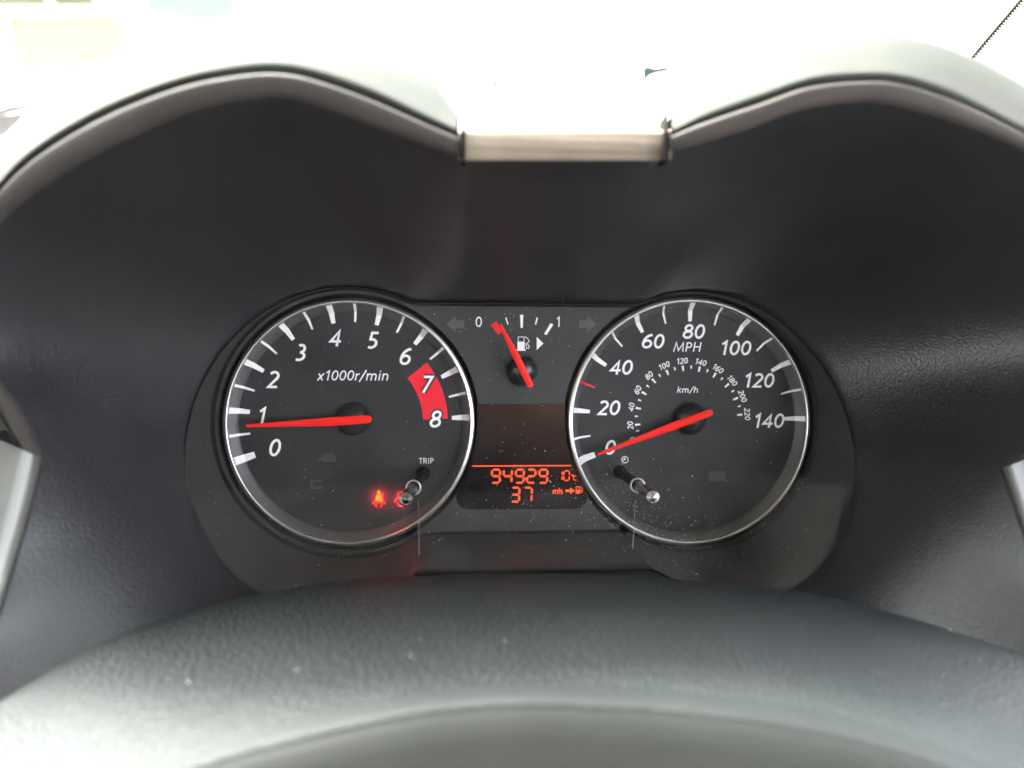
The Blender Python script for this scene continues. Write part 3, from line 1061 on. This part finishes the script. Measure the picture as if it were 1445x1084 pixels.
digit('1', 1083, 226, 50, 98, 14)
digit('0', 1153, 226, 54, 98, 14)
bm = bmesh.new()
slab(bm, pix([dz_(*p) for p in ((190, 123), (1200, 118), (1200, 130), (190, 135))], LCD_Y), LCD_Y - .08, .06)
part('divider_line', bm, M['segment'], disp)
bm = text_bm('o', at(*dz_(1212, 244), LCD_Y), 60 * .1384 * MM, .16, 0, LCD_Y - .08)
text_bm('C', at(*dz_(1236, 250), LCD_Y), 52 * .1384 * MM, .18, 0, LCD_Y - .08, bm=bm)
part('unit_symbol', bm, M['segment'], disp)
bm = text_bm('mls', at(*dz_(1063, 382), LCD_Y), 62 * .1384 * MM, .17, 0, LCD_Y - .08, wide=1.02)
part('unit_text', bm, M['segment'], disp)
bm = bmesh.new()
slab(bm, pix([dz_(*p) for p in ((1141, 368), (1188, 368), (1188, 345), (1237, 380), (1188, 414), (1188, 392), (1141, 392))], LCD_Y), LCD_Y - .08, .06)
part('range_arrow', bm, M['segment'], disp)
bm = bmesh.new()
q = lambda l: pix([dz_(*p) for p in l], LCD_Y)
stroke(bm, q([(1250, 372), (1250, 339), (1284, 339), (1284, 372)]), .28, LCD_Y - .08)
slab(bm, q([(1245, 371), (1289, 371), (1289, 410), (1245, 410)]), LCD_Y - .085, .04)
stroke(bm, q([(1292, 338), (1312, 355), (1311, 392), (1300, 396), (1297, 376), (1290, 374)]), .24, LCD_Y - .09)
part('pump_symbol', bm, M['segment'], disp)

# --- the two reset stalks poking through the cover
def stalk(base_px, tip_px, tipy, label, chrome):
    b, t = at(*base_px, FACE_Y), at(*tip_px, tipy)
    ax = (t - b).normalized()
    L_ = (t - b).length
    root_o = root('reset_stalk', label, 'stalk', tuple(b), 'reset stalks poking through the clear cover')
    s0 = 0
    for _ in range(20):
        p = b + ax * s0
        s0 += (p.y - lens_y(p.z)) * .7
    bm = bmesh.new()
    lathe(bm, b, [(2.7, -.5), (2.7, .3), (2.3, .5), (1.75, .6), (1.75, s0 - .5)], 32, ax)
    part('shaft', bm, M['matte'], root_o, smooth=True)
    bm = bmesh.new()
    lathe(bm, b, [(1.95, s0 - 1.0), (2.45, s0 - 1.0), (2.6, s0 - .3), (2.5, s0 + .5), (2.3, s0 + .7), (2.1, s0 + .5), (2.0, s0 - .6)], 40, ax)
    part('collar', bm, M['chrome'], root_o, smooth=True)
    bm = bmesh.new()
    lathe(bm, b, [(0, s0 - 1), (1.7, s0 - 1), (1.78, L_ - 1.6), (2.0, L_ - 1.3), (2.0, L_ - .5)], 40, ax)
    part('button', bm, chrome, root_o, smooth=True)
    bm = bmesh.new()
    lathe(bm, b, [(2.0, L_ - .5), (1.95, L_ - .1), (1.76, L_ + .05), (1.62, L_ - .02), (1.15, L_ + .22), (.55, L_ + .36), (0, L_ + .42)], 40, ax)
    part('button_cap', bm, chrome, root_o, smooth=True)
M['knobshaded'] = grain(mat('knob_shaded_chrome', (.10, .098, .095), .2, 1.0), 1500, .00001, .2, cell=False, var=.08)  # same chrome as the other stalk, its dark reflections put into the colour
stalk((597, 668), (572.7, 704.0), -58, 'dark-reflecting chrome trip reset stalk standing below the word TRIP', M['knobshaded'])
stalk((874.5, 666), (921.5, 701.5), -60, 'bright chrome reset stalk standing below the little clock symbol', M['knob'])

# --- dust on the clear cover
def flecks(fn, n, smin, smax, seed):
    rnd = random.Random(seed)
    bm = bmesh.new()
    for _ in range(n):
        p, ux, uz = fn(rnd)
        if p is None:
            continue
        s = smin + (smax - smin) * rnd.random() ** 4
        el = 1 + 3.5 * rnd.random() ** 3
        a = rnd.random() * math.pi
        ca, sa = math.cos(a), math.sin(a)
        vs_ = []
        for q in range(5):
            t = 2 * math.pi * q / 5
            rr = s * (.7 + .6 * rnd.random())
            X, Z = rr * math.cos(t) * el, rr * math.sin(t)
            vs_.append(bm.verts.new(p + ux * (X * ca - Z * sa) + uz * (X * sa + Z * ca)))
        bm.faces.new(vs_)
    return bm
LX, LZ = Vector((1, 0, 0)), Vector((0, .58, 1)).normalized()
def on_lens(px, py):
    y = -25
    for _ in range(12):
        y = lens_y(at(px, py, y).z) + .3
    return at(px, py, y)
def lens_any(r):
    a = r.random() * 2 * math.pi
    f = math.sqrt(r.random())
    d_ = outline(a, -1.5) * f
    x, z = O.x + d_ * math.cos(a), O.z + d_ * math.sin(a)
    if r.random() > .35 + .65 * (30 - z) / 90:
        return None, None, None
    return Vector((x, lens_y(z) + .3, z)), LX, LZ
def lens_patch(r):
    t = r.random()
    px, py = 838 + 170 * t + r.gauss(0, 24), 690 + 80 * math.sin(t * 1.5) + r.gauss(0, 24)
    return on_lens(px, py), LX, LZ
def lens_low(r):
    px, py = r.uniform(880, 1190), r.uniform(690, 815)
    p = on_lens(px, py)
    a = math.atan2(p.z - O.z, p.x - O.x)
    if math.hypot(p.x - O.x, p.z - O.z) > outline(a, -1):
        return None, None, None
    return p, LX, LZ
part('dust', flecks(lens_any, 3000, .018, .10, 3), M['dust'], house, kind='stuff')
part('dust', flecks(lens_patch, 1700, .016, .075, 4), M['dust'], house, kind='stuff')
part('dust', flecks(lens_low, 200, .016, .075, 5), M['dust'], house, kind='stuff')

# dust on the column cover and on the hood lining
def on_cover(r):
    i = r.randrange(20, len(fc) - 20)
    t = r.random() ** 1.2 * .8
    p = fc[i].lerp(nc[i], t) + Vector((0, 0, 2.6 * math.sin(math.pi * t) ** .8 + .12))
    return p, Vector((1, 0, 0)), Vector((0, 1, 0))
part('dust', flecks(on_cover, 60, .05, .22, 9), M['dust'], cover, kind='stuff')

# ------------------------------------------------------------------ beyond the hood
def wobj(name, bm, m, label=None, cat=None, kind=None, parent=None):
    bmesh.ops.recalc_face_normals(bm, faces=bm.faces)
    me = bpy.data.meshes.new(name)
    bm.to_mesh(me)
    bm.free()
    me.materials.append(m)
    o = bpy.data.objects.new(name, me)
    COL.objects.link(o)
    if parent:
        o.parent = parent
    if label:
        o['label'] = label
        o['category'] = cat
    if kind:
        o['kind'] = kind
    return o

def wat(px, py, dist):
    """World point (metres) seen at a pixel, dist metres away along the view axis."""
    v = C_R * ((px - PW / 2) / FPX) + C_U * ((PH / 2 - py) / FPX) + C_F
    return FRAME @ (CAM * .001 + v * dist)

def box(bm, x0, x1, y0, y1, z0, z1):
    v = [bm.verts.new(p) for p in ((x0, y0, z0), (x1, y0, z0), (x1, y1, z0), (x0, y1, z0), (x0, y0, z1), (x1, y0, z1), (x1, y1, z1), (x0, y1, z1))]
    for f in ((0, 1, 2, 3), (4, 5, 6, 7), (0, 1, 5, 4), (1, 2, 6, 5), (2, 3, 7, 6), (3, 0, 4, 7)):
        bm.faces.new([v[i] for i in f])

# the car's own shell round the camera: roof, pillars, door tops and seat backs shade the dials
M['headliner'] = grain(mat('headliner_cloth', (.30, .29, .28), .9), 500, .0002, .3, cell=False)
M['trim'] = grain(mat('door_trim', (.05, .05, .05), .6), 500, .0002, .3, cell=False)
cab = bpy.data.objects.new('car_cabin', None)
COL.objects.link(cab)
cab['kind'] = 'structure'
XL, XR = -1.06, .40
bm = bmesh.new()
box(bm, XL + .08, XR - .08, -2.3, -.10, 1.56, 1.60)
box(bm, XL - .02, XL + .08, -2.3, -.26, 1.45, 1.58)
box(bm, XR - .10, XR + .02, -2.3, -.16, 1.45, 1.58)
wobj('headliner', bm, M['headliner'], parent=cab)
for x0, x1 in ((XL - .06, XL), (XR, XR + .06)):
    bm = bmesh.new()
    box(bm, x0, x1, -2.4, .55, .25, 1.09)
    wobj('door_trim', bm, M['trim'], parent=cab)
    sx = 1 if x0 > 0 else -1
    xa, xb = (x0 + x1) / 2, (x0 + x1) / 2 - sx * .10
    for ya, yb, w in ((-.78, -.78, .08), (-1.75, -1.80, .16)):
        bm = bmesh.new()
        r_ = []
        for y, x, z in ((ya, xa, 1.08), (yb, xb, 1.58)):
            r_.append([bm.verts.new((x + dx, y + dy, z)) for dx, dy in ((-.03, -w), (.03, -w), (.03, w), (-.03, w))])
        for i in range(4):
            bm.faces.new((r_[0][i], r_[0][(i + 1) % 4], r_[1][(i + 1) % 4], r_[1][i]))
        wobj('pillar', bm, M['headliner'], parent=cab)
    bm = bmesh.new()
    r_ = []
    for y, x, z in ((.62, xa, 1.02), (.36, xa - sx * .02, 1.28), (-.13, xb, 1.58)):
        r_.append([bm.verts.new((x + dx, y + dy, z)) for dx, dy in ((-.03, -.05), (.03, -.05), (.03, .05), (-.03, .05))])
    for a_, b_ in zip(r_, r_[1:]):
        for i in range(4):
            bm.faces.new((a_[i], a_[(i + 1) % 4], b_[(i + 1) % 4], b_[i]))
    wobj('pillar', bm, M['headliner'], parent=cab)
for xc in (0, -.72):
    bm = bmesh.new()
    box(bm, xc - .26, xc + .26, -1.15, -1.0, .45, 1.22)
    box(bm, xc - .13, xc + .13, -1.13, -1.03, 1.25, 1.42)
    wobj('seat_back', bm, M['trim'], parent=cab)
bm = bmesh.new()
box(bm, XL, XR, -2.45, -2.40, .25, 1.10)
box(bm, XL, XR, -2.40, .5, .22, .25)
wobj('floor_pan', bm, M['trim'], parent=cab)

M['ground'] = grain(mat('ground_concrete', (.42, .41, .38), .9), 3, .004, .4, cell=False)
bm = bmesh.new()
box(bm, -900, 900, -900, 900, -.4, 0)
wobj('ground', bm, M['ground'], kind='structure')

# windscreen: one raked pane between the pillars, with a few marks stuck on it
WB, WT = Vector((0, .66, 1.00)), Vector((0, -.10, 1.575))
wn_ = Vector((0, WT.z - WB.z, WB.y - WT.y)).normalized()
def on_screen(px, py, lift=.002):
    o_ = FRAME @ (CAM * .001)
    v = wat(px, py, 1.0) - o_
    return o_ + v * ((WB - wn_ * lift - o_).dot(wn_) / v.dot(wn_))
def screen_glass():
    m = bpy.data.materials.new('windscreen_glass')
    m.use_nodes = True
    nt = m.node_tree
    nt.nodes.clear()
    out = nt.nodes.new('ShaderNodeOutputMaterial')
    tr = nt.nodes.new('ShaderNodeBsdfTransparent')
    tr.inputs['Color'].default_value = (.80, .85, .81, 1)
    gl = nt.nodes.new('ShaderNodeBsdfGlossy')
    gl.inputs['Roughness'].default_value = .02
    fr_ = schlick(nt, .03)
    mx = nt.nodes.new('ShaderNodeMixShader')
    nt.links.new(fr_.outputs[0], mx.inputs[0])
    nt.links.new(tr.outputs[0], mx.inputs[1])
    nt.links.new(gl.outputs[0], mx.inputs[2])
    nt.links.new(mx.outputs[0], out.inputs['Surface'])
    return m
M['screen'] = screen_glass()
ws = bpy.data.objects.new('windscreen', None)
COL.objects.link(ws)
ws['label'] = 'clear raked windscreen washed out white above the hood'
ws['category'] = 'windscreen'
bm = bmesh.new()
rows = []
for k in range(7):
    t = k / 6
    p = WB.lerp(WT, t)
    rows.append([Vector((-.33 + x * (.72 - .08 * t), p.y - .10 * x * x, p.z + .0 * x)) for x in (j / 8 - 1 for j in range(17))])
grid(bm, rows)
wobj('pane', bm, M['screen'], parent=ws)
M['mark_blue'] = mat('mark_blue', (.07, .10, .10), .9, spec=.1)
M['mark_tan'] = mat('mark_tan', (.035, .026, .009), .9, spec=.1)
M['rubber'] = mat('wiper_rubber', (.002, .002, .002), .8, spec=.05)
M['rib'] = mat('wiper_arm', (.006, .006, .006), .7, spec=.05)
for pts, m in (([(907, 97), (913, 94), (925, 97), (944, 94), (946, 100), (920, 106), (912, 112), (910, 119), (907, 119)], 'mark_blue'),
               ([(1003, 74), (1008, 71), (1012, 73), (1007, 76)], 'mark_blue'), ([(690, 122), (698, 116), (709, 121), (696, 124)], 'mark_tan')):
    bm = bmesh.new()
    f = [bm.verts.new(on_screen(a, b, .003)) for a, b in pts]
    g = [bm.verts.new(v.co + wn_ * .0008) for v in f]
    bm.faces.new(f)
    bm.faces.new(g[::-1])
    for i in range(len(f)):
        j = (i + 1) % len(f)
        bm.faces.new((f[i], f[j], g[j], g[i]))
    wobj('glass_mark', bm, M[m], parent=ws)

# wiper lying at the foot of the windscreen, its end just showing on the left
wp = bpy.data.objects.new('wiper', None)
COL.objects.link(wp)
wp['label'] = 'black ribbed wiper end just showing at the left edge behind the hood'
wp['category'] = 'wiper'
for pts, m, nm in (([(-60, 162), (-10, 157), (14, 150), (43, 146), (38, 149), (14, 154), (-10, 160), (-60, 167)], 'rib', 'arm'), ([(-60, 169), (0, 157), (34, 151), (30, 154), (0, 161), (-60, 174)], 'rib', 'arm'),
                   ([(-60, 180), (0, 163), (27, 160), (22, 168), (0, 190), (-60, 232)], 'rubber', 'blade')):
    bm = bmesh.new()
    f = [bm.verts.new(wat(a, b, .74)) for a, b in pts]
    g = [bm.verts.new(v.co + Vector((0, .012, .0))) for v in f]
    bm.faces.new(f)
    bm.faces.new(g[::-1])
    for i in range(len(f)):
        j = (i + 1) % len(f)
        bm.faces.new((f[i], f[j], g[j], g[i]))
    wobj(nm, bm, M[m], parent=wp)

# thin twisted cord, upper right: a core with beads of its lay winding round it
M['cord'] = mat('cord', (.003, .003, .0012), .9, spec=.05)
bm = bmesh.new()
c0, c1 = wat(1366, 90, .30), wat(1475, -38, .30)
n = 420
ax = (c1 - c0).normalized()
u = ax.orthogonal().normalized()
w_ = ax.cross(u)
prev = None
turns = 36
for k in range(n + 1):
    t = k / n
    ph = 2 * math.pi * turns * t
    c = c0.lerp(c1, t) + (u * math.cos(ph) + w_ * math.sin(ph)) * .00042
    e = u * math.cos(ph) + w_ * math.sin(ph)
    ring = [bm.verts.new(c + (e * math.cos(q) + ax * math.sin(q)) * .00046) for q in (0, 2.1, 4.2)]
    if prev:
        for i in range(3):
            bm.faces.new((prev[i], prev[(i + 1) % 3], ring[(i + 1) % 3], ring[i]))
    prev = ring
wobj('cord', bm, M['cord'], 'thin twisted dark cord running diagonally at the top right above the hood', 'cord')

# what the overexposed view still shows: a low house with a tan wall, and a dark slate canopy corner
M['wall'] = grain(mat('tan_wall', (.092, .091, .058), .9, spec=.1), 6, .01, .4, cell=False, var=.35)
M['slate'] = grain(mat('slate_sheet', (.108, .115, .112), .9, spec=.05), 4, .01, .3, cell=False, var=.25)
M['pale'] = mat('pale_render', (.7, .7, .66), .9)
hs_ = bpy.data.objects.new('house', None)
COL.objects.link(hs_)
hs_['label'] = 'pale house with a yellowish tan wall panel, washed out at the top left'
hs_['category'] = 'house'
D = 14.0
def quad_box(pts, depth, m, nm, par):
    bm = bmesh.new()
    f = [bm.verts.new(wat(a, b, D)) for a, b in pts]
    back = (FRAME.to_3x3() @ C_F) * depth
    g = [bm.verts.new(v.co + back) for v in f]
    bm.faces.new(f)
    bm.faces.new(g[::-1])
    for i in range(len(f)):
        j = (i + 1) % len(f)
        bm.faces.new((f[i], f[j], g[j], g[i]))
    return wobj(nm, bm, m, parent=par)
D = 14.2
quad_box([(-400, 300), (195, 300), (195, -60), (-400, -60)], 4, M['pale'], 'wall', hs_)
D = 14.0
quad_box([(10, 22), (150, 21), (166, 24), (170, 68), (150, 75), (112, 86), (100, 95), (70, 90), (30, 92), (14, 60)], .15, M['wall'], 'wall_panel', hs_)
quad_box([(-100, 2), (60, 0.5), (60, -6), (-100, -6)], .2, M['wall'], 'gutter', hs_)
quad_box([(71, 1), (128, 0), (128, -6), (71, -6)], .2, M['wall'], 'gutter', hs_)
cn = bpy.data.objects.new('canopy', None)
COL.objects.link(cn)
cn['label'] = 'grey ribbed canopy corner hanging into the top edge left of centre'
cn['category'] = 'canopy'
D = 9.0
for k in range(12):
    x0, x1 = 205 + k * 10.6, 205 + (k + 1) * 10.6 - .6
    fz_ = lambda x: 13 + (x - 205) * .2 if x < 290 else 30 - (x - 290) * .33
    quad_box([(x0, fz_(x0)), (x1, fz_(x1)), (x1, -40), (x0, -40)], .05 + .03 * (k % 2), M['slate'], 'panel', cn)
